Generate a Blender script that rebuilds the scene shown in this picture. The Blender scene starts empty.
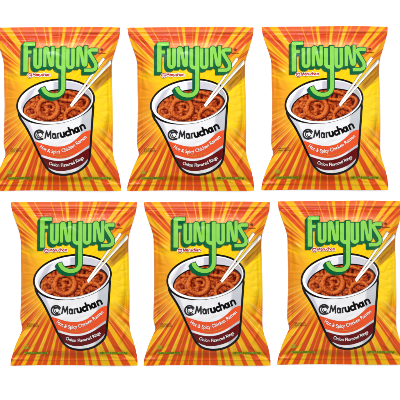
import bpy, math, random
import numpy as np

# ---------------------------------------------------------------- units
# artwork is laid out in "print units" (u); one unit is 1.7 mm on the real bag
S = 0.0017
OX, OY = 190.5, 109.0            # centre of one bag in its own artwork sheet
scene = bpy.context.scene
COL = scene.collection
K = 2.1                          # light level on the table; base colours are print colour / K

def lin(c):
    c = np.asarray(c, dtype=float) / 255.0
    return np.where(c <= 0.04045, c / 12.92, ((c + 0.055) / 1.055) ** 2.4)
def base(c):
    return np.clip(lin(c) / K, 0, 0.9)
def sst(a, b, x):
    t = np.clip((x - a) / (b - a), 0, 1)
    return t * t * (3 - 2 * t)

# ---------------------------------------------------------------- materials
def film_mat(name, color=None, rough=0.27, bump=0.0):
    m = bpy.data.materials.new(name); m.use_nodes = True
    nt = m.node_tree; b = nt.nodes['Principled BSDF']
    b.inputs['Roughness'].default_value = rough
    b.inputs['Specular IOR Level'].default_value = 0.085
    # slight unevenness of the gloss, as on thin film
    tc = nt.nodes.new('ShaderNodeTexCoord')
    nz = nt.nodes.new('ShaderNodeTexNoise'); nz.inputs['Scale'].default_value = 60.0
    nz.inputs['Detail'].default_value = 3.0
    nt.links.new(tc.outputs['Object'], nz.inputs['Vector'])
    mr = nt.nodes.new('ShaderNodeMapRange')
    mr.inputs['To Min'].default_value = rough - 0.06; mr.inputs['To Max'].default_value = rough + 0.08
    nt.links.new(nz.outputs['Fac'], mr.inputs['Value'])
    nt.links.new(mr.outputs['Result'], b.inputs['Roughness'])
    if color is None:
        a = nt.nodes.new('ShaderNodeAttribute'); a.attribute_name = 'print'
        nt.links.new(a.outputs['Color'], b.inputs['Base Color'])
    else:
        l = base(color)
        b.inputs['Base Color'].default_value = (l[0], l[1], l[2], 1)
    return m
M = {
    'print': film_mat('printed_film'),
    'green': film_mat('light_green_ink', (134, 208, 80)),
    'dgreen': film_mat('dark_green_ink', (2, 94, 54)),
    'black': film_mat('black_ink', (12, 8, 8)),
    'grey': film_mat('charcoal_ink', (40, 40, 44)),
    'white': film_mat('white_ink', (250, 250, 250)),
    'orange': film_mat('orange_ink', (238, 84, 38)),
    'maroon': film_mat('maroon_ink', (104, 2, 6)),
    'red': film_mat('red_ink', (176, 20, 40)),
    'gold': film_mat('gold_ink', (240, 160, 50)),
    'tgreen': film_mat('text_green_ink', (50, 120, 24)),
    'lime': film_mat('lime_ink', (168, 176, 34)),
    'brown': film_mat('brown_ink', (120, 50, 16)),
    'back': film_mat('silver_back', (200, 200, 205)),
}

# ---------------------------------------------------------------- shape of the filled bag
Lpts = [(28,127.2),(31,127.6),(35,128.4),(40,129.8),(45,131.6),(50,133.3),(54,134.8),(58,136),(62,136.8),(66,137.2),(72,137.2),(85,137.4),
        (105,137.7),(120,137.5),(135,137.0),(144,136.8),(148,137.4),(152,138.6),(155,138.8),(158,137.6),(163,135.2),(170,132.2),
        (176,130.2),(182,128.4),(186,127.3),(191,127.0)]
Rpts = [(28,253.6),(31,253.5),(35,252.9),(40,251.6),(46,249.9),(52,248.1),(57,246.4),(61,245.4),(66,245.1),(72,245.0),(80,245.3),
        (95,245.8),(105,246.1),(120,246.3),(135,246.2),(148,246.0),(155,246.6),(161,248.2),(168,250.6),(174,252.2),(180,253.4),(186,254.2),(191,254.2)]
Ly, Lx = np.array(Lpts).T; Ry, Rx = np.array(Rpts).T
def _sm(yq, yy, xx):
    f = 0
    for d, w in ((-1.6, .2), (-.8, .2), (0, .2), (.8, .2), (1.6, .2)):
        f = f + w * np.interp(yq + d, yy, xx)
    return f
def left(y): return _sm(y, Ly, Lx)
def right(y): return _sm(y, Ry, Rx)
YT, YB = 28.0, 190.6
def topy(x):  return 26.9 + 0.25 * np.sin((x - 120) / 21.0) + 0.5 * np.abs((x - 190) / 64) ** 3 * 1.0
def boty(x):  return 190.6 + 0.25 * np.sin(x / 17.0 + 1) + 0.3 * np.abs((x - 190) / 64) ** 2

rng = np.random.RandomState(7)
RIDGES = [  # x0,y0,x1,y1,half width,height   (folds and puckers of the film)
    (128, 34, 152, 62, 1.5, .9), (129, 41, 143, 70, 1.3, -.8), (131, 36, 165, 48, 2.0, .7), (128.5, 37, 139, 58, 1.0, .8),
    (135, 58, 150, 88, 2.2, -.7), (134, 35, 147, 46, 1.0, -.5),
    (253, 35, 238, 58, 1.6, .9), (252, 42, 241, 66, 1.3, -.8), (247, 36, 220, 47, 2.0, .7), (246, 62, 228, 92, 2.4, -1.1), (244, 70, 230, 84, 1.4, .9),
    (246, 80, 236, 87, 1.2, -.7),
    (128, 184, 146, 160, 2.0, 1.0), (131, 184, 152, 171, 1.6, -.7), (136, 158, 150, 152, 1.6, -1.0), (134, 166, 148, 157, 1.4, .9), (129,186,160,180,1.2,.7),
    (253, 184, 236, 160, 2.2, 1.3), (251, 185, 230, 172, 1.6, -.8), (247, 158, 236, 146, 1.8, -1.1), (250, 168, 240, 152, 1.5, .9),(252,186.5,222,180,1.1,.8),
    (244, 118, 239, 141, 3.0, -2.4), (246, 140, 231, 125, 1.8, 1.2), (241, 96, 242.5, 118, 2.2, .8), (140, 98, 141, 126, 2.0, .8), (141, 70, 143, 96, 2.0, -.8), (245, 95, 236, 97, 1.4, -.5), (138, 88, 150, 92, 1.4, -.5), (242.2, 64, 243, 150, 1.5, -.9), (140.6, 64, 140.8, 150, 1.5, -.8), (139.5, 66, 152, 76, 1.6, .8), (244, 150, 236, 168, 1.8, .9), (138, 118, 150, 112, 1.6, -.5), (138, 135, 150, 128, 1.5, .6),
    (160, 36.5, 232, 36.2, 1.7, -.55), (182, 38.5, 194, 36, 2.2, -.7), (205, 40, 214, 36, 2.0, .6), (148, 39, 172, 38, 1.6, .5), (150, 44.5, 226, 44, 3.2, .9),
    (150, 180, 235, 180.5, 2.2, -.6), (165, 175, 215, 178, 2.0, .35),
]
for i in range(26):                # little puckers running off both seals
    x = rng.uniform(134, 248)
    RIDGES.append((x, 35.5, x + (190 - x) * .10 + rng.uniform(-1, 1), 35.5 + rng.uniform(5, 12), rng.uniform(.8, 1.5), rng.uniform(-.28, .3)))
    x = rng.uniform(134, 248)
    RIDGES.append((x, 183.5, x + (190 - x) * .10 + rng.uniform(-1, 1), 183.5 - rng.uniform(5, 11), rng.uniform(.8, 1.5), rng.uniform(-.28, .3)))
for i in range(16):                # faint side puckers
    y = rng.uniform(66, 150); sgn = rng.choice([-1, 1]); e = 138 if sgn < 0 else 245
    RIDGES.append((e, y, e - sgn * rng.uniform(6, 14), y + rng.uniform(-4, 4), rng.uniform(.8, 1.6), rng.uniform(-.3, .3)))

def value_noise(X, Y, s, seed):
    r = np.random.RandomState(seed).rand(97, 97)
    x = X / s; y = Y / s; xi = np.floor(x).astype(int); yi = np.floor(y).astype(int)
    fx = x - xi; fy = y - yi; fx = fx * fx * (3 - 2 * fx); fy = fy * fy * (3 - 2 * fy)
    g = lambda a, b: r[(yi + b) % 97, (xi + a) % 97]
    return (g(0, 0) * (1 - fx) + g(1, 0) * fx) * (1 - fy) + (g(0, 1) * (1 - fx) + g(1, 1) * fx) * fy
H = 16.0
def height(x, y):
    x = np.asarray(x, float); y = np.asarray(y, float)
    xl, xr = left(y), right(y)
    u = np.clip((2 * x - xl - xr) / (xr - xl), -1, 1)
    t = np.clip((y - 33.5) / (184.5 - 33.5), 0, 1)
    T = H * np.clip(1 - np.abs(2 * t - 1) ** 2.5, 0, 1) ** .85
    prof = np.clip(1 - np.abs(u) ** 2.6, 0, 1) ** .62
    h = T * prof
    env = sst(0, .10, 1 - np.abs(u)) * (0.25 + .75 * sst(0, .03, t) * sst(0, .03, 1 - t))
    w = np.zeros_like(h)
    for (x0, y0, x1, y1, hw, a) in RIDGES:
        a = a * 1.4
        dx, dy = x1 - x0, y1 - y0; L2 = dx * dx + dy * dy
        s = np.clip(((x - x0) * dx + (y - y0) * dy) / L2, 0, 1)
        d2 = (x - x0 - s * dx) ** 2 + (y - y0 - s * dy) ** 2
        w += a * np.exp(-d2 / (hw * hw)) * (1 - .6 * np.abs(2 * s - 1) ** 2)
    w += .22 * np.sin(x / 7.3 + y / 11.0) * np.sin(y / 9.1 - x / 23.0) + .12 * np.sin(x / 3.9 - y / 5.7 + 2) * np.sin(y / 4.3 + x / 13)
    crump = value_noise(.81 * x + .59 * y + 300, -.59 * x + .81 * y + 400, 9.5, 21) + .5 * value_noise(.42 * x - .91 * y + 500, .91 * x + .42 * y + 300, 6.0, 22)
    w += .75 * np.abs(crump - .75) * 1.2 - .25
    h = h + w * env
    # heat-sealed ends: fine crimp lines along the seal, and the step where it meets the pouch
    top = 1 - sst(32.6, 34.2, y); bot = sst(184.0, 185.4, y)
    h = h + top * (.28 * np.sin(x / 8.3) + .05 * np.sin(y * 2 * np.pi / 1.1)) + bot * (.25 * np.sin(x / 9.7 + 2) + .05 * np.sin(y * 2 * np.pi / 1.1))
    h = h + .9 * np.exp(-((y - 31.9) / 1.3) ** 2) + .9 * np.exp(-((y - 184.9) / 1.1) ** 2) - .5 * np.exp(-((y - 35.5) / 1.6) ** 2) - .9 * np.exp(-((y - 181) / 2.6) ** 2)
    zc = 3.0 + .6 * np.sin(x / 31.0) * (top + bot)
    return h + zc

def P(x, y, lift=0.0):             # artwork point -> bag-local metres
    z = height(x, y) + lift
    return np.stack([(x - OX) * S, (OY - y) * S, z * S], -1)
def normals(x, y):
    e = .15
    gx = (height(x + e, y) - height(x - e, y)) / (2 * e)
    gy = (height(x, y + e) - height(x, y - e)) / (2 * e)
    n = np.stack([-gx, gy, np.ones_like(gx)], -1)
    return n / np.linalg.norm(n, axis=-1, keepdims=True)

def set_attr(me, rgb):
    a = me.color_attributes.new('print', 'FLOAT_COLOR', 'POINT')
    c = np.ones((len(rgb), 4), dtype=np.float32); c[:, :3] = rgb
    a.data.foreach_set('color', c.ravel())
def link(name, me, parent):
    o = bpy.data.objects.new(name, me); COL.objects.link(o)
    if parent: o.parent = parent
    return o

# ---------------------------------------------------------------- printed sun-burst on the film
CX, CY = 190.0, 95.0
R_TOP = [(-30,.8,.8),(-37,4.6,1),(-18.4,.7,.8),(-10.7,1.0,.9),(-5.8,2.5,1),(2.5,.8,.5),(6.6,2.6,1),(13.8,.8,.8),(18,3.0,1),(21.8,1.0,.6),(27.5,1.3,.8),
         (36.3,3.4,1),(41,2.6,1),(45,1,.5),(50,4.2,.9),(-42.4,1.0,.7),(-48.5,4.6,1),(-52.5,.9,.6),(-56,1.6,.9),(-60,1.6,.7),(-65,2.2,.6),(-70,2.5,.8),(56,3,.7),(61,2.5,.7)]
R_BOT = [(-14.6,2.3,1),(-7,2.5,.9),(-2.8,.9,.8),(2.1,.8,.8),(8.3,2.8,1),(12.9,3.4,1),(18.8,5.2,1),(25.4,4.2,1),(32.6,4.0,1),(41.5,6.5,.95),(48,3,.9),
         (-18.4,.7,.6),(-22.3,2.7,1),(-27.8,2.2,1),(-30.5,.6,.5),(-33,1.8,.9),(-37.4,3.8,1),(-41.3,.7,.5),(-45.3,3.2,.95),(-50,1.2,.7),(-54,2.4,.8),(-11,.8,.6)]
THIN = [(128.5, .5), (139.5, .5), (127,.35), (136.8,.35), (144,.3), (216, .6), (224, .7), (228, .6), (233, .5), (220, .4), (212,.4), (238,.4), (243, .4), (203,.4), (156,.35), (162,.3),(165.5,.4)]
rg = np.random.RandomState(3)
SOFT = [(rg.uniform(48, 132), rg.uniform(.5, 1.8), rg.uniform(-.5, .6)) for i in range(34)] + [(rg.uniform(225, 312), rg.uniform(.5, 1.8), rg.uniform(-.6, .8)) for i in range(46)]
def mixc(a, b, w):
    return a * (1 - w[..., None]) + np.asarray(b, float) * w[..., None]
def art(x, y):
    A = np.degrees(np.arctan2(x - CX, CY - y)) % 360      # 0 = up, clockwise
    rho = np.sqrt(((x - 194) / 80) ** 2 + ((y - 99) / 61) ** 2)
    wO = sst(.60, .95, rho) * (1 - .75 * np.exp(-((y - 110) / 28) ** 2) * sst(212, 238, x))
    c = np.zeros(x.shape + (3,)) + np.array([254, 212, 4.])
    c = mixc(c, (240, 154, 24), sst(.2, .7, np.clip((182 - x) / 55, 0, 1)) * sst(70, 90, y))
    orange = np.zeros_like(c) + np.array([216, 74, 16.])
    orange = mixc(orange, (214, 68, 24), sst(60, 30, y) * 1.0)
    orange = mixc(orange, (206, 62, 24), np.exp(-((y - 38) / 4.5) ** 2) * .55)
    orange = mixc(orange, (216, 74, 16), sst(150, 188, y))
    glow = np.exp(-((y - 47.5) / 6.0) ** 2 - ((x - 194) / 38) ** 4)  # pinkish highlight of the top slope, painted into orange and yellow
    orange = mixc(orange, (232, 104, 58), sst(34.5, 32.5, y))  # highlight along the top seal, painted as lighter orange
    orange = mixc(orange, (250, 166, 122), glow * .95)
    c = c * (1 - wO[..., None]) + orange * wO[..., None]
    Ad = (180 - A)                                         # angle from straight down, + to the right
    Au = np.where(A > 180, A - 360, A)
    r = np.hypot(x - CX, y - CY)
    yel = np.zeros_like(c) + np.array([253, 192, 14.])
    yel = mixc(yel, (255, 226, 130), glow)
    yel = mixc(yel, (250, 200, 18), sst(120, 160, y))
    yel = mixc(yel, (214, 184, 14), sst(170, 182, y) * np.exp(-((x - 196) / 42) ** 4) * .85)  # shade on the lower slope, painted into the rays as olive
    def cover(d, w):                                       # anti-aliased ray
        aa = np.degrees(.6 / np.maximum(r, 10))
        return np.clip((w / 2 - np.abs(d)) / aa + .5, 0, 1)
    for (a0, w, s) in R_TOP:
        m = cover(Au - a0, w * 1.05) * s
        c = c * (1 - (m * .86)[..., None]) + yel * (m * .86)[..., None]
    for (a0, w, s) in R_BOT:
        m = cover(Ad - a0, w * .9) * s * sst(34, 72, r)
        c = c * (1 - (m * .86)[..., None]) + yel * (m * .86)[..., None]
    for (a0, w, s) in SOFT:
        m = cover(A - a0, w) * abs(s) * (.35 + .3 * wO)
        t = (255, 222, 90) if s > 0 else (224, 120, 26)
        c = mixc(c, t, m)
    for (a0, w) in THIN:
        m = cover(A - a0, w) * .7 * sst(110, 70, r)
        c = mixc(c, (255, 236, 160), m)
    # two gold-brown streaks right of the chopsticks, on the golden ground
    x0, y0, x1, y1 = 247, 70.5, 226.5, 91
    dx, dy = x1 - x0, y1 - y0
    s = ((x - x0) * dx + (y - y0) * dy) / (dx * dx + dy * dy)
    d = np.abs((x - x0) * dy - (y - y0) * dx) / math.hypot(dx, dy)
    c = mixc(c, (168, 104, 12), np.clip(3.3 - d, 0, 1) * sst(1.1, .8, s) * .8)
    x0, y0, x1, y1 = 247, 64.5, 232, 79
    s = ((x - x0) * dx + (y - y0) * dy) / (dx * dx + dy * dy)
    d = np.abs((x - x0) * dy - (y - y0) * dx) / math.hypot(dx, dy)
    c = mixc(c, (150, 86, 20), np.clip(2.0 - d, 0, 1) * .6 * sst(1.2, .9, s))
    return c

# ---------------------------------------------------------------- film meshes (pouch and the two seals)
def grid_mesh(name, ys, ns, mat, parent, back=False):
    s = np.linspace(-1, 1, ns)
    u = .45 * s + .55 * np.sin(s * math.pi / 2)
    Yg = np.repeat(ys[:, None], ns, 1)
    xl, xr = left(Yg), right(Yg)
    X = (xl + xr) / 2 + u[None, :] * (xr - xl) / 2
    # the cut ends of the bag are not perfectly straight
    Yt = Yg + (topy(X) - 28.0) * sst(33, 28, Yg) + (boty(X) - 190.6) * sst(185, 190.6, Yg)
    pts = P(X, Yt)
    if back:
        t = np.clip((Yg - 33.5) / (184.5 - 33.5), 0, 1)
        T = 2.7 * np.clip(1 - np.abs(2 * t - 1) ** 4, 0, 1) * np.clip(1 - np.abs(u[None, :]) ** 4, 0, 1)
        edge = P(X, Yt)[..., 2]
        z = (3.0 - T - .25) * S
        pts[..., 2] = np.minimum(z, edge - .25 * S)
    nr = len(ys)
    idx = np.arange(nr * ns).reshape(nr, ns)
    a, b, c, d = idx[:-1, :-1], idx[1:, :-1], idx[1:, 1:], idx[:-1, 1:]
    f = np.stack([a, b, c, d], -1).reshape(-1, 4)
    if back: f = f[:, ::-1]
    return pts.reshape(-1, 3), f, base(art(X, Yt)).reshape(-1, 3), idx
def film_part(name, ys, ns, parent):
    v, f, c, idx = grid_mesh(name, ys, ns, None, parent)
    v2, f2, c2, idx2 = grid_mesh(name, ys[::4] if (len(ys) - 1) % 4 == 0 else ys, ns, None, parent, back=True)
    n = len(v)
    faces = [tuple(q) for q in f.tolist()] + [tuple(i + n for i in q) for q in f2.tolist()]
    # close the rim so the pouch is one body
    step = 4 if (len(ys) - 1) % 4 == 0 else 1
    for col in (0, ns - 1):
        for k in range(len(idx2) - 1):
            lo = idx[k * step:(k + 1) * step + 1, col].tolist()
            face = lo + [int(idx2[k + 1, col]) + n, int(idx2[k, col]) + n]
            faces.append(tuple(face if col else face[::-1]))
    for row in (0, -1):
        for j in range(ns - 1):
            q = (int(idx[row, j]), int(idx[row, j + 1]), int(idx2[row, j + 1]) + n, int(idx2[row, j]) + n)
            faces.append(q if row == 0 else q[::-1])
    me = bpy.data.meshes.new(name)
    me.from_pydata(np.vstack([v, v2]).tolist(), [], faces)
    cc = np.vstack([c, np.zeros_like(c2) + base((205, 205, 208))])
    set_attr(me, cc)
    me.materials.append(M['print'])
    me.polygons.foreach_set('use_smooth', [True] * len(me.polygons))
    me.update()
    return link(name, me, parent)

# ---------------------------------------------------------------- printed shapes: outline fields turned into thin conforming meshes
def segd(X, Y, a, b):
    dx, dy = b[0] - a[0], b[1] - a[1]; L2 = dx * dx + dy * dy + 1e-12
    s = np.clip(((X - a[0]) * dx + (Y - a[1]) * dy) / L2, 0, 1)
    return np.hypot(X - a[0] - s * dx, Y - a[1] - s * dy), s
def stroke(pts, w, flat=(False, False), w2=None):
    w2 = w if w2 is None else w2
    n = len(pts) - 1
    def f(X, Y):
        best = np.full(np.shape(X), 1e9)
        for i in range(n):
            d, s = segd(X, Y, pts[i], pts[i + 1])
            ww = w + (w2 - w) * ((i + s) / n)
            d = d - ww / 2
            for end, (p, q) in ((0, (pts[0], pts[1])), (1, (pts[-1], pts[-2]))):
                if flat[end] and i == (0 if end == 0 else n - 1):
                    L = math.hypot(p[0] - q[0], p[1] - q[1])
                    hp = ((X - p[0]) * (p[0] - q[0]) + (Y - p[1]) * (p[1] - q[1])) / L
                    d = np.maximum(d, hp)
            best = np.minimum(best, d)
        return best
    return f
def union(*fs):
    return lambda X, Y: np.minimum.reduce([f(X, Y) for f in fs])
def inter(*fs):
    return lambda X, Y: np.maximum.reduce([f(X, Y) for f in fs])
def grow(f, r): return lambda X, Y: f(X, Y) - r
def shift(f, dx, dy): return lambda X, Y: f(X - dx, Y - dy)
def smooth_closed(pts, k=8):
    out = []; n = len(pts)
    for i in range(n):
        p0, p1, p2, p3 = [np.array(pts[(i + j - 1) % n], float) for j in range(4)]
        for t in np.linspace(0, 1, k, endpoint=False):
            out.append(.5 * ((2 * p1) + (-p0 + p2) * t + (2 * p0 - 5 * p1 + 4 * p2 - p3) * t * t + (-p0 + 3 * p1 - 3 * p2 + p3) * t ** 3))
    return np.array(out)
def smooth_open(pts):
    a = np.array(pts, float); t = np.linspace(-1, 1, len(a)); tt = np.linspace(-1, 1, 50)
    return [(x, y) for x, y in zip(np.polyval(np.polyfit(t, a[:, 0], 5), tt), np.polyval(np.polyfit(t, a[:, 1], 5), tt))]
def poly(pts):
    pts = np.asarray(pts, float)
    def f(X, Y):
        d = np.full(np.shape(X), 1e9); ins = np.zeros(np.shape(X), bool)
        for a, b in zip(pts, np.roll(pts, -1, 0)):
            dd, _ = segd(X, Y, a, b); d = np.minimum(d, dd)
            cnd = (a[1] > Y) != (b[1] > Y)
            with np.errstate(divide='ignore', invalid='ignore'):
                xx = (b[0] - a[0]) * (Y - a[1]) / (b[1] - a[1] if b[1] != a[1] else 1e-9) + a[0]
            ins ^= cnd & (X < xx)
        return np.where(ins, -d, d)
    return f
def ellipse(cx, cy, a, b, deg):
    t = math.radians(deg)
    def f(X, Y):
        x = (X - cx) * math.cos(t) + (Y - cy) * math.sin(t); y = -(X - cx) * math.sin(t) + (Y - cy) * math.cos(t)
        k = np.hypot(x / a, y / b) + 1e-9; g = np.hypot(x / a ** 2, y / b ** 2) + 1e-9
        return k * (k - 1) / g
    return f
def finish(name, vx, vy, faces, lift, mat, parent, colorf=None):
    vx = np.array(vx); vy = np.array(vy)
    me = bpy.data.meshes.new(name)
    me.from_pydata(P(vx, vy, lift).tolist(), [], faces)
    if colorf is not None: set_attr(me, base(colorf(vx, vy)))
    me.materials.append(M[mat])
    me.polygons.foreach_set('use_smooth', [True] * len(me.polygons))
    me.update()
    me.normals_split_custom_set_from_vertices(normals(vx, vy).tolist())
    return link(name, me, parent)
def shape(name, f, bbox, cell, layer, mat, parent, colorf=None):
    x0, y0, x1, y1 = bbox
    nx, ny = int((x1 - x0) / cell) + 1, int((y1 - y0) / cell) + 1
    gx = x0 + np.arange(nx) * cell; gy = y0 + np.arange(ny) * cell
    X, Y = np.meshgrid(gx, gy); D = f(X, Y)
    D = np.where(np.abs(D) < 1e-5, 1e-5, D)
    inside = D < 0
    cnt = inside[:-1, :-1].astype(int) + inside[1:, :-1] + inside[1:, 1:] + inside[:-1, 1:]
    vx, vy, key, faces = [], [], {}, []
    def vert(k, x, y):
        if k not in key:
            key[k] = len(vx); vx.append(x); vy.append(y)
        return key[k]
    for j, i in zip(*np.nonzero(cnt)):
        cs = ((j, i), (j + 1, i), (j + 1, i + 1), (j, i + 1)); face = []
        for q in range(4):
            a, b = cs[q], cs[(q + 1) % 4]
            if inside[a]: face.append(vert(a, gx[a[1]], gy[a[0]]))
            if inside[a] != inside[b]:
                t = D[a] / (D[a] - D[b])
                face.append(vert((min(a, b), max(a, b)), gx[a[1]] + t * (gx[b[1]] - gx[a[1]]), gy[a[0]] + t * (gy[b[0]] - gy[a[0]])))
        if len(face) >= 3: faces.append(face)
    return finish(name, vx, vy, faces, layer * EPS, mat, parent, colorf)
EPS = .07

# ---- small type set along a baseline curve, in Blender's own typeface
def type_on(name, text, baseline, size, layer, mat, parent, bold=0.0, squash=None, shear=0.0, only_local=False):
    cu = bpy.data.curves.new('type', 'FONT'); cu.body = text; cu.size = 1.0; cu.offset = bold; cu.shear = shear
    cu.resolution_u = 3
    ob = bpy.data.objects.new('type', cu); COL.objects.link(ob)
    dg = bpy.context.evaluated_depsgraph_get(); ev = ob.evaluated_get(dg); me = ev.to_mesh()
    v = np.array([q.co[:2] for q in me.vertices]); f = [tuple(p.vertices) for p in me.polygons]
    ev.to_mesh_clear(); bpy.data.objects.remove(ob); bpy.data.curves.remove(cu)
    bl = np.array(baseline, float)
    # densify the baseline
    if len(bl) > 2:
        t = np.linspace(0, 1, len(bl)); tt = np.linspace(0, 1, 80)
        co = np.polyfit(t, bl[:, 0], min(3, len(bl) - 1)), np.polyfit(t, bl[:, 1], min(3, len(bl) - 1))
        bl = np.stack([np.polyval(co[0], tt), np.polyval(co[1], tt)], -1)
    seg = np.hypot(*np.diff(bl, axis=0).T); acc = np.concatenate([[0], np.cumsum(seg)])
    x0, x1 = v[:, 0].min(), v[:, 0].max()
    s = (v[:, 0] - x0) / (x1 - x0) * acc[-1]
    cap = .73
    hgt = v[:, 1] / cap * size
    px = np.interp(s, acc, bl[:, 0]); py = np.interp(s, acc, bl[:, 1])
    e = .6
    tx = np.interp(s + e, acc, bl[:, 0]) - np.interp(s - e, acc, bl[:, 0]); ty = np.interp(s + e, acc, bl[:, 1]) - np.interp(s - e, acc, bl[:, 1])
    L = np.hypot(tx, ty) + 1e-9; tx, ty = tx / L, ty / L
    vx = px + ty * hgt; vy = py - tx * hgt
    f = [q[::-1] for q in f]  # artwork y runs downwards
    # make sure faces look up
    out = []
    for q in f:
        a = 0
        for k in range(len(q)):
            a += vx[q[k]] * vy[q[(k + 1) % len(q)]] - vx[q[(k + 1) % len(q)]] * vy[q[k]]
        out.append(q if a < 0 else q[::-1])
    return finish(name, vx, vy, out, layer * EPS + .28, mat, parent)

# ================================================================ one bag
def empty(name, loc):
    o = bpy.data.objects.new(name, None); COL.objects.link(o); o.location = loc
    o.empty_display_size = .05
    return o
bag = empty('snack_bag', (0, 0, 0))
film_part('pouch', np.concatenate([np.linspace(33.4, 184.6, 385)]), 321, bag)
film_part('top_seal', np.linspace(28.0, 33.4, 25), 321, bag)
film_part('bottom_seal', np.linspace(184.6, 190.6, 25), 321, bag)

# ---- cup picture
rim = ellipse(189.4, 102.6, 39.6, 23.2, -8)
body_pts = smooth_closed([(156, 107), (151.7, 112.6), (153.0, 118.4), (156.4, 123.8), (160.2, 130), (164.2, 137.8), (169.2, 148.6), (173.6, 158), (177.8, 166), (181.6, 170.8), (187.5, 174.4),
                          (196, 175.9), (205, 175.0), (213, 171.9), (219.6, 166.8), (223.4, 161), (224.9, 151), (226.0, 136), (227.1, 121), (227.7, 112), (228.0, 106.5), (226, 101), (215, 97), (190, 92), (165, 97)])
body = poly(body_pts)
outer = union(rim, body)
BB = (147, 76, 232, 179)
cup = shape('cup_picture', outer, BB, .45, 1, 'black', bag)
cup['label'] = 'printed paper cup with heavy black outline'
def wallcol(X, Y):
    c = np.zeros(X.shape + (3,)) + np.array([238, 238, 240.])
    c = mixc(c, (196, 199, 206), sst(-1.6, 1.6, X - (214.5 + (Y - 130) * -.06)) * 1.0)
    c = mixc(c, (206, 206, 218), sst(168.5, 166.2, X - (Y - 133) * .42))
    return c
wall = shape('cup_wall', inter(grow(body, -2.2), lambda X, Y: -(rim(X, Y) + 1.9 - np.interp(X, [150, 163, 172, 184, 205, 216, 224, 230], [2.1, 1.9, 1.2, .5, .35, .6, 1.3, 2.0]))), BB, .45, 2, 'print', cup, wallcol)
wall['label'] = 'white wall of the printed cup, grey at its sides'
lipin = grow(rim, -1.9)
shape('cup_lip', lipin, BB, .4, 3, 'white', cup)
# inside of the cup above the food
inner_o = ellipse(190.3, 102.3, 35.8, 19.8, -8)
def incol(X, Y):
    c = np.zeros(X.shape + (3,)) + np.array([234, 233, 238.])
    c = mixc(c, (202, 202, 214), sst(-.7, .7, (X - 157.5) + (Y - 102) * .55) * sst(.7, -.7, (X - 163.6) + (Y - 100) * .55))
    c = mixc(c, (198, 197, 210), sst(187, 188, X) * sst(199, 198, X))
    c = mixc(c, (208, 206, 217), sst(198, 199, X))
    c = mixc(c, (190, 186, 190), sst(219, 221, X))
    return c
shape('cup_inside', inner_o, BB, .4, 4, 'print', cup, incol)
food = ellipse(191.0, 107.3, 33.4, 16.2, -8)
food = inter(food, ellipse(189.9, 102.1, 35.5, 19.4, -8))
shape('food_outline', inter(grow(food, 1.2), ellipse(189.9, 102.1, 35.7, 19.6, -8)), BB, .4, 5, 'black', cup)

# onion rings in sauce: an illustration, computed as a pile of rings
rr = np.random.RandomState(11)
RINGS = []
def ring(cx, cy, a, b, tube, z, rot=0, a0=0, a1=360): RINGS.append((cx, cy, a, b, tube, z, rot, a0, a1))
for i in range(38):
    x = rr.uniform(158, 224); y = rr.uniform(93, 124)
    ring(x, y, rr.uniform(4.5, 8.5), rr.uniform(3.2, 6.5), rr.uniform(1.5, 2.2), rr.uniform(-3, 0), rr.uniform(0, 180))
ring(176, 97, 11, 4.2, 1.9, .3, -12); ring(200, 97, 10, 4.0, 1.9, .5, 8)
ring(214.5, 104, 7.5, 5.5, 1.8, .9, -20); ring(165, 113, 6, 5, 2.0, .8, 20); ring(208, 116, 9, 7.5, 2.0, 1.6, -30, 150, 400)
ring(182.3, 109.3, 9.9, 9.6, 2.6, 2.8, 0); ring(184, 108, 4.2, 3.4, 1.7, .6, 10, 200, 420); ring(185, 114, 4.6, 3.2, 1.5, .2, 0, 180, 360)
ring(170, 120, 7, 4, 1.7, 1.0, 10); ring(194.5, 118, 5, 6.5, 1.8, 1.1, 0)
def pile(X, Y):
    Z = np.full(X.shape, -6.0)
    for (cx, cy, a, b, tube, z, rot, a0, a1) in RINGS:
        t = math.radians(rot); x = (X - cx) * math.cos(t) + (Y - cy) * math.sin(t); y = -(X - cx) * math.sin(t) + (Y - cy) * math.cos(t)
        th = np.arctan2(y / b, x / a)
        if a1 - a0 < 360:
            deg = np.degrees(th) % 360
            ok = ((deg - a0) % 360) <= (a1 - a0)
        else: ok = np.ones(X.shape, bool)
        k = np.hypot(x / a, y / b) + 1e-9; g = np.hypot(x / a ** 2, y / b ** 2) + 1e-9
        d = np.abs(k * (k - 1) / g) + np.hypot(0, 0)
        tb = tube * (1 + .12 * np.sin(3 * th + cx))
        zz = z + np.sqrt(np.clip(tb ** 2 - d ** 2, 0, None))
        Z = np.where((d < tb) & ok, np.maximum(Z, zz), Z)
    return Z
def foodcol(X, Y):
    e = .3
    Z = pile(X, Y); gx = (pile(X + e, Y) - pile(X - e, Y)) / (2 * e); gy = (pile(X, Y + e) - pile(X, Y - e)) / (2 * e)
    gx = np.clip(gx, -2.5, 2.5); gy = np.clip(gy, -2.5, 2.5)
    n = 1 / np.sqrt(1 + gx * gx + gy * gy)
    lt = (gx * .45 + gy * .55 + .75) * n
    depth = sst(-4, 3.5, Z)
    nz = value_noise(X, Y, 1.1, 1) * .6 + value_noise(X, Y, .55, 2) * .4
    v = np.clip((lt * .62 + depth * .55 + (nz - .5) * .5 - .14 - .52) * 1.45 + .50, 0, 1.15)
    stops = np.array([0, .28, .5, .75, 1.15]); C = np.array([[58, 8, 3], [108, 24, 8], [138, 36, 9], [172, 60, 16], [222, 118, 50]], float)
    return np.stack([np.interp(v, stops, C[:, k]) for k in range(3)], -1)
fd = shape('snack_rings_picture', food, BB, .28, 6, 'print', cup, foodcol)
fd['label'] = 'printed reddish brown onion rings heaped in the cup'

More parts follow.
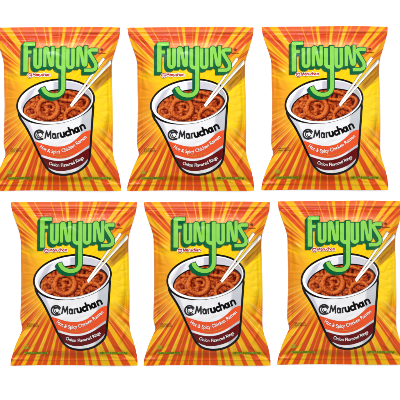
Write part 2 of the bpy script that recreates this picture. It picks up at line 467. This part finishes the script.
# bands on the cup
up = [(164, 140.6), (169.5, 142.3), (175, 143.5), (180, 144.6), (186, 146.1), (192, 147.0), (198, 146.6), (203, 144.6), (208, 140.6), (212, 136.8), (216.5, 133.6), (222, 131.4), (230, 130.6)]
lo = [(230, 142.5), (223, 145.6), (216, 149.4), (210, 153.6), (204, 156.9), (197.5, 158.5), (191, 158.6), (184, 157.4), (178, 155.8), (168, 152.6)]
inner_body = grow(body, -2.1)
b1 = shape('cup_band', inter(poly(smooth_open(up) + smooth_open(lo)), inner_body), BB, .4, 3.4, 'orange', cup); b1['label'] = 'orange wavy band across the printed cup'
m_up = [(168, 154.8), (177, 157.8), (184, 159.8), (191, 160.9), (198, 160.8), (205, 158.9), (211, 155.4), (217, 151.5), (223, 148.2), (230, 145)]
m_lo = [(230, 152), (222, 158.9), (218, 162.4), (213.5, 165.8), (207, 169), (201, 170.6), (194, 171.0), (187, 169.8), (181.5, 167.7), (172, 163)]
b2 = shape('cup_band', inter(poly(smooth_open(m_up) + smooth_open(m_lo)), inner_body), BB, .4, 3.4, 'maroon', cup); b2['label'] = 'dark maroon band near the foot of the printed cup'

# swirl emblem and wordmark
ex, ey = 173.3, 135.2
arcs = []
def arc(cx, cy, r, a0, a1, n=18, ry=None):
    ry = r if ry is None else ry
    return [(cx + r * math.cos(math.radians(a)), cy + ry * math.sin(math.radians(a))) for a in np.linspace(a0, a1, n)]
emb = union(stroke(arc(ex, ey, 4.7, 50, 330), 1.6), stroke(arc(ex + .4, ey + .2, 2.9, 70, 345), 1.0), stroke(arc(ex + 1.1, ey + .3, 1.9, 20, 190, 10), .75),
            stroke([(ex - 1.6, ey - 2.3), (ex + 1.6, ey - 2.8), (ex + 3.6, ey - .8)], 2.2, w2=.7), stroke(arc(ex + 1.6, ey + .6, 4.3, 5, 95, 10), .6))
shape('cup_emblem', emb, (166, 128, 181, 142), .22, 3.6, 'grey', cup)
_bx = np.array([176, 179, 183, 187, 191, 195, 199, 203, 207, 211, 215, 219, 222.]); _by = np.array([138.2, 138.7, 139.1, 139.2, 139.0, 138.4, 137.4, 136.1, 134.7, 133.1, 131.5, 129.7, 128.2])
_bp = np.polyfit(_bx - 199, _by, 4)
def onb(u, v):                      # (distance along, height above baseline) -> artwork
    u = 178.8 + (u - 179) * 1.03; v = v * 1.1
    x = u; y = np.polyval(_bp, x - 199); k = np.polyval(np.polyder(_bp), x - 199); L = math.hypot(1, k)
    return (x + v * k / L, y - v / L)
def onsmall(u, v): return (166.8 + (u - 179) * .435, 76.7 - .012 * (u - 179) * .435 - v * .43)
def gl(paths, w):
    GLY.append((paths, w))
    return union(*[stroke([onb(u, v) for u, v in p], w * 1.16, fl) for p, fl in paths])
GLY = []
def oval(cx, cy, rx, ry, a0=0, a1=360, n=16): return [(cx + rx * math.cos(math.radians(a)), cy + ry * math.sin(math.radians(a))) for a in np.linspace(a0, a1, n)]
TT = (True, True); RR = (False, False)
gM = gl([([(179.2, 0), (179.6, 6.9)], (True, False)), ([(179.6, 6.9), (182.0, 2.0), (184.3, 7.0)], RR), ([(184.3, 7.0), (184.7, 0)], (False, True))], 1.25)
ga = gl([(oval(188.0, 2.45, 1.45, 1.9), RR), ([(189.9, 4.9), (189.9, 0)], TT), ([(186.6, 4.6), (188.4, 5.0), (189.8, 4.0)], RR)], 1.15)
gr = gl([([(191.9, 0), (191.9, 5.0)], TT), ([(191.9, 3.4), (192.7, 4.6), (193.7, 4.6)], (False, True))], 1.2)
gu = gl([([(195.0, 5.2), (195.0, 2.0)] + oval(196.7, 2.0, 1.7, 1.35, 180, 360, 8)[1:] + [(198.4, 5.2)], TT), ([(198.4, 5.2), (198.4, 0)], TT)], 1.7)
gc = gl([(oval(201.9, 2.5, 1.65, 1.9, 55, 305, 12), RR)], 1.65)
gh = gl([([(204.5, 7.9), (204.5, 0)], TT), ([(204.5, 3.4)] + oval(206.0, 3.2, 1.6, 1.5, 150, 0, 8) + [(207.6, 0)], (False, True))], 1.65)
ga2 = gl([(oval(210.6, 2.5, 1.45, 1.9), RR), ([(212.6, 5.0), (212.6, 0)], TT)], 1.6)
gn = gl([([(215.0, 5.1), (215.0, 0)], TT), ([(215.0, 3.4)] + oval(216.7, 3.2, 1.7, 1.5, 150, 0, 8) + [(218.4, 0)], (False, True))], 1.65)
shape('cup_wordmark', union(gM, ga, gr), (176, 128, 196, 142), .22, 3.8, 'grey', cup)
shape('cup_wordmark', union(gu, gc, gh, ga2, gn), (192, 120, 222, 142), .24, 3.9, 'black', cup)
type_on('cup_caption', 'Hot & Spicy Chicken Ramen', [(173.4, 148.2), (180, 151), (187, 153.2), (193, 153.6), (200, 152), (207, 147.8), (214, 142.4), (220.6, 138.2)], 3.7, 4, 'white', cup, bold=.014)
type_on('cup_caption', 'NATURALLY FLAVORED', [(187, 156.0), (194, 156.7), (200, 156.0), (206.5, 153.2)], 1.0, 4, 'gold', cup, bold=.02)
type_on('cup_caption', 'Onion Flavored Rings', [(182.4, 164.6), (188, 166.2), (194, 166.9), (201, 166.2), (209, 163.6), (217.8, 158.6)], 3.4, 4, 'white', cup, bold=.012)

# ---- chopsticks
def xclip(f): return lambda X, Y: np.maximum(f(X, Y), X - (right(Y) - .9))
def stickcol(p, q):
    def g(X, Y):
        dx, dy = q[0] - p[0], q[1] - p[1]; L = math.hypot(dx, dy)
        d = ((X - p[0]) * dy - (Y - p[1]) * dx) / L
        c = np.zeros(X.shape + (3,)) + np.array([252, 251, 248.])
        s = ((X - p[0]) * dx + (Y - p[1]) * dy) / L / L
        c = mixc(c, (188, 186, 160), sst(.0, -.9, d) * .8 * sst(.95, .5, s))
        return c
    return g
for (p, q, w, lay, bb) in (((237.2, 58.4), (204.4, 106.2), 3.0, 7, (200, 54, 242, 110)), ((244.6, 61.2), (205.0, 107.2), 3.6, 7.6, (200, 54, 249, 110))):
    mid = ((p[0] * .62 + q[0] * .38) - (.7 if lay > 7.3 else 0), p[1] * .62 + q[1] * .38)
    f = xclip(stroke([p, mid, q], w, (True, True), 1.7))
    rimline = shape('chopstick', grow(f, .16), bb, .3, lay, 'brown', bag)
    shape('chopstick_face', f, bb, .3, lay + .5, 'print', rimline, stickcol(p, q))
    rimline['label'] = 'printed white chopstick, ' + ('left one' if lay == 7 else 'right one')

# ---- big green name
F = union(stroke([(159.4, 44.7), (159.4, 72.6)], 4.3, (False, True)), stroke([(159.2, 44.4), (168.7, 44.4)], 3.5, (False, True)), stroke([(159.5, 52.4), (165.2, 52.4)], 3.0, (False, True)))
def U(xl, xr, yt, yb, w, yt2=None):
    r = (xr - xl) / 2; cx = (xl + xr) / 2
    return stroke([(xl, yt)] + arc(cx, yb - r, r, 180, 0, 10) + [(xr, yt2 or yt)], w, (True, True))
def N(xl, xr, yt, yb, w):
    return stroke([(xl, yb), (xl, yt + 3.6)] + arc(xl + 1.25, yt + 3.0, 1.25, 180, 345, 8) + arc(xr - 1.25, yb - 2.9, 1.25, 165, 0, 8) + [(xr, yt)], w, (True, True))
def arc_rev(*a): return arc(*a)[::-1]
U1 = U(168.9, 174.1, 48.8, 67.6, 3.45)
N1 = N(178.7, 186.6, 46.9, 67.6, 3.05)
Yl = union(stroke([(191.4, 49.0)] + arc(194.2, 65.2, 2.9, 180, 90, 7) + [(197.2, 68.2)], 3.6, (True, False)),
           stroke([(197.3, 46.9), (197.3, 87.5)] + [(197.0, 90.2), (195.6, 93), (193.2, 95.0), (190, 95.9), (186.6, 95.9), (183, 95), (180, 93.1), (178, 90.6), (177, 88.0)], 3.9, (True, True)))
U2 = U(201.5, 206.7, 48.8, 68.0, 3.4)
N2 = N(211.6, 219.6, 46.4, 67.2, 3.05)
Sl = stroke([(231.2, 50.2), (225, 50.2), (223.2, 51.0), (222.9, 52.9), (224, 55.2), (229, 63.4), (229.7, 66.4), (228.8, 69.2), (226, 70.6), (218, 70.8)], 3.3, (True, True))
letters = union(F, U1, N1, Yl, U2, N2, Sl)
def shadow(X, Y):
    ds = [letters(X - a * -2.3, Y - a * 2.6) for a in np.linspace(0, 1, 9)]
    return np.minimum.reduce(ds) - .75
TB = (152, 40, 236, 102)
sh = shape('name_lettering', shadow, TB, .33, 9, 'dgreen', bag)
sh['label'] = 'large name in tall light green letters with dark green drop edge'
for nm, f, bb in (('F', F, (155, 40, 172, 75)), ('U', U1, (165, 44, 178, 72)), ('N', N1, (175, 44, 190, 72)), ('Y', Yl, (174, 44, 201, 100)),
                  ('U', U2, (198, 44, 210, 72)), ('N', N2, (208, 43, 223, 72)), ('S', Sl, (214, 46, 235, 75))):
    o = shape('letter', grow(f, .05), bb, .3, 10, 'green', sh); o['label'] = 'light green letter ' + nm

# ---- small red wordmark under the name
bl = [(166.4, 76.6), (184.4, 76.3)]
wm = shape('small_wordmark', union(*[stroke([onsmall(u, v) for u, v in p], 1.5) for paths, w in GLY for p, fl in paths], ellipse(163.6, 75.9, 2.8, 2.6, 0)), (158, 70, 189, 81), .25, 11, 'white', bag)
wm['label'] = 'small red wordmark with round emblem under the big name'
smallw = union(*[stroke([onsmall(u, v) for u, v in p], .72, fl) for paths, w in GLY for p, fl in paths])
shape('wordmark_lettering', smallw, (165, 71, 187, 79), .14, 12, 'red', wm)
shape('wordmark_emblem', union(stroke(arc(163.6, 75.9, 1.9, 0, 350, 20), .7), stroke(arc(163.7, 75.5, .9, 10, 170, 8), .6), stroke([(162.0, 74.5), (165.3, 74.4)], .8)), (159, 71, 168, 80), .2, 12, 'red', wm)

# ---- small print
t = shape('round_mark', union(ellipse(235.2, 49.9, 1.45, 1.35, 0)), (232, 47, 239, 53), .2, 1, 'brown', bag)
type_on('small_print', 'BRAND', [(231.6, 53.9), (239.2, 53.9)], 1.0, 1, 'brown', bag, bold=.04)
for k, tx in enumerate(('ENLARGED TO', 'SHOW TEXTURE')):
    type_on('small_print', tx, [(144.2, 149.6 + 2.1 * k), (155.2 + k * .9, 149.5 + 2.1 * k)], 1.25, 1, 'brown', bag, bold=.015)
for nm, tx, x0, x1, y in (('small_print', 'ONION FLAVORED RINGS', 141.4, 163.6, 179.3), ('small_print', 'NET WT. 6 1/2 OZ (184.2 g)', 217.2, 243.6, 179.3)):
    pl = shape('print_ground', stroke([(x0, y - 1.0), (x1, y - 1.0)], 2.3), (x0 - 3, y - 4, x1 + 3, y + 3), .3, 1, 'lime', bag)
    pl['label'] = 'lime strip behind small print'
    type_on(nm, tx, [(x0, y), (x1, y)], 2.1, 2, 'tgreen', pl, bold=.006)
lf = shape('leaf_mark', union(stroke([(141.2, 172.4), (143, 169.4), (144.8, 172.4), (141.2, 172.4)], .7), stroke([(142, 171), (144, 171)], .6)), (138, 167, 148, 175), .2, 1, 'lime', bag)
type_on('small_print', 'fresh', [(141, 174.3), (147, 174.0)], 1.7, 1, 'lime', bag, bold=.03)

# ================================================================ six bags
def kids(o): return [c for c in bpy.data.objects if c.parent == o]
def copy_tree(o, parent=None):
    c = o.copy(); COL.objects.link(c)
    if parent: c.parent = parent
    for ch in kids(o): copy_tree(ch, c)
    return c
BAGS = [(133.6 - 266.9, 0.0, 'orange and yellow snack bag, leftmost in the upper row, its left side cut off'),
        (0.0, 0.0, 'orange and yellow snack bag in the middle of the upper row'),
        (134.2, -0.7, 'orange and yellow snack bag at the right end of the upper row'),
        (-116.6, 174.7, 'orange and yellow snack bag at the left end of the lower row'),
        (16.4, 174.7, 'orange and yellow snack bag in the middle of the lower row'),
        (150.2, 173.8, 'orange and yellow snack bag, rightmost in the lower row, its right side cut off')]
src = kids(bag)
copies = [bag] + [copy_tree(bag) for _ in BAGS[1:]]
order = [1, 0, 2, 3, 4, 5]
for o, k in zip(copies, order):
    dx, dy, lab = BAGS[k]
    o.location = ((OX + dx - 200) * S, (200 - (OY + dy)) * S, 0.0006)
    o['label'] = lab; o['category'] = 'snack bag'; o['group'] = 'identical bags of onion rings laid out in two rows'

# ================================================================ white table
me = bpy.data.meshes.new('white_tabletop')
me.from_pydata([(-6, -6, 0), (6, -6, 0), (6, 6, 0), (-6, 6, 0)], [], [(0, 1, 2, 3)])
tb = link('white_background', me, None); tb['kind'] = 'structure'
mt = bpy.data.materials.new('matt_white'); mt.use_nodes = True
b = mt.node_tree.nodes['Principled BSDF']; b.inputs['Base Color'].default_value = (.93, .93, .93, 1); b.inputs['Roughness'].default_value = .9
b.inputs['Specular IOR Level'].default_value = .1
me.materials.append(mt)

# ================================================================ light: world shaped as an unseen white tent, dimmed overhead and at the horizon, one soft key above the top edge
w = bpy.data.worlds.new('World'); scene.world = w; w.use_nodes = True
nt = w.node_tree; bg = nt.nodes['Background']
tc = nt.nodes.new('ShaderNodeTexCoord'); sp = nt.nodes.new('ShaderNodeSeparateXYZ'); rmp = nt.nodes.new('ShaderNodeValToRGB')
nt.links.new(tc.outputs['Generated'], sp.inputs[0]); nt.links.new(sp.outputs['Z'], rmp.inputs['Fac'])
cr = rmp.color_ramp
for pos, v in ((.30, .12), (.55, 1.0), (.86, 1.0), (.945, .06)):
    e = cr.elements.new(pos); e.color = (v, v, v, 1)
cr.elements.remove(cr.elements[0]); cr.elements[-1].color = (.05, .05, .05, 1)
nt.links.new(rmp.outputs['Color'], bg.inputs['Color'])
bg.inputs['Strength'].default_value = 2.15
def area(name, loc, size, power, sy=None):
    l = bpy.data.lights.new(name, 'AREA'); l.energy = power; l.size = size
    if sy: l.shape = 'RECTANGLE'; l.size_y = sy
    o = bpy.data.objects.new(name, l); COL.objects.link(o); o.location = loc
    from mathutils import Vector
    o.rotation_euler = (-Vector(loc)).to_track_quat('-Z', 'Y').to_euler()
    return o
area('key_softbox', (-.3, 2.4, 2.0), 1.0, 120, .4)
area('side_softbox', (2.2, .3, 1.7), 0.5, 10, 1.2)

# ================================================================ camera, straight down, long lens
cam = bpy.data.cameras.new('Camera'); co = bpy.data.objects.new('Camera', cam); COL.objects.link(co)
cam.lens = 300; cam.sensor_width = 36; cam.clip_end = 100
D = 400 * S * 300 / 36
co.location = (0, 0, D + .006); scene.camera = co
scene.view_settings.view_transform = 'Standard'; scene.view_settings.look = 'None'
scene.view_settings.gamma = 1; scene.view_settings.exposure = 0
scene.render.resolution_x = 1024; scene.render.resolution_y = 1024
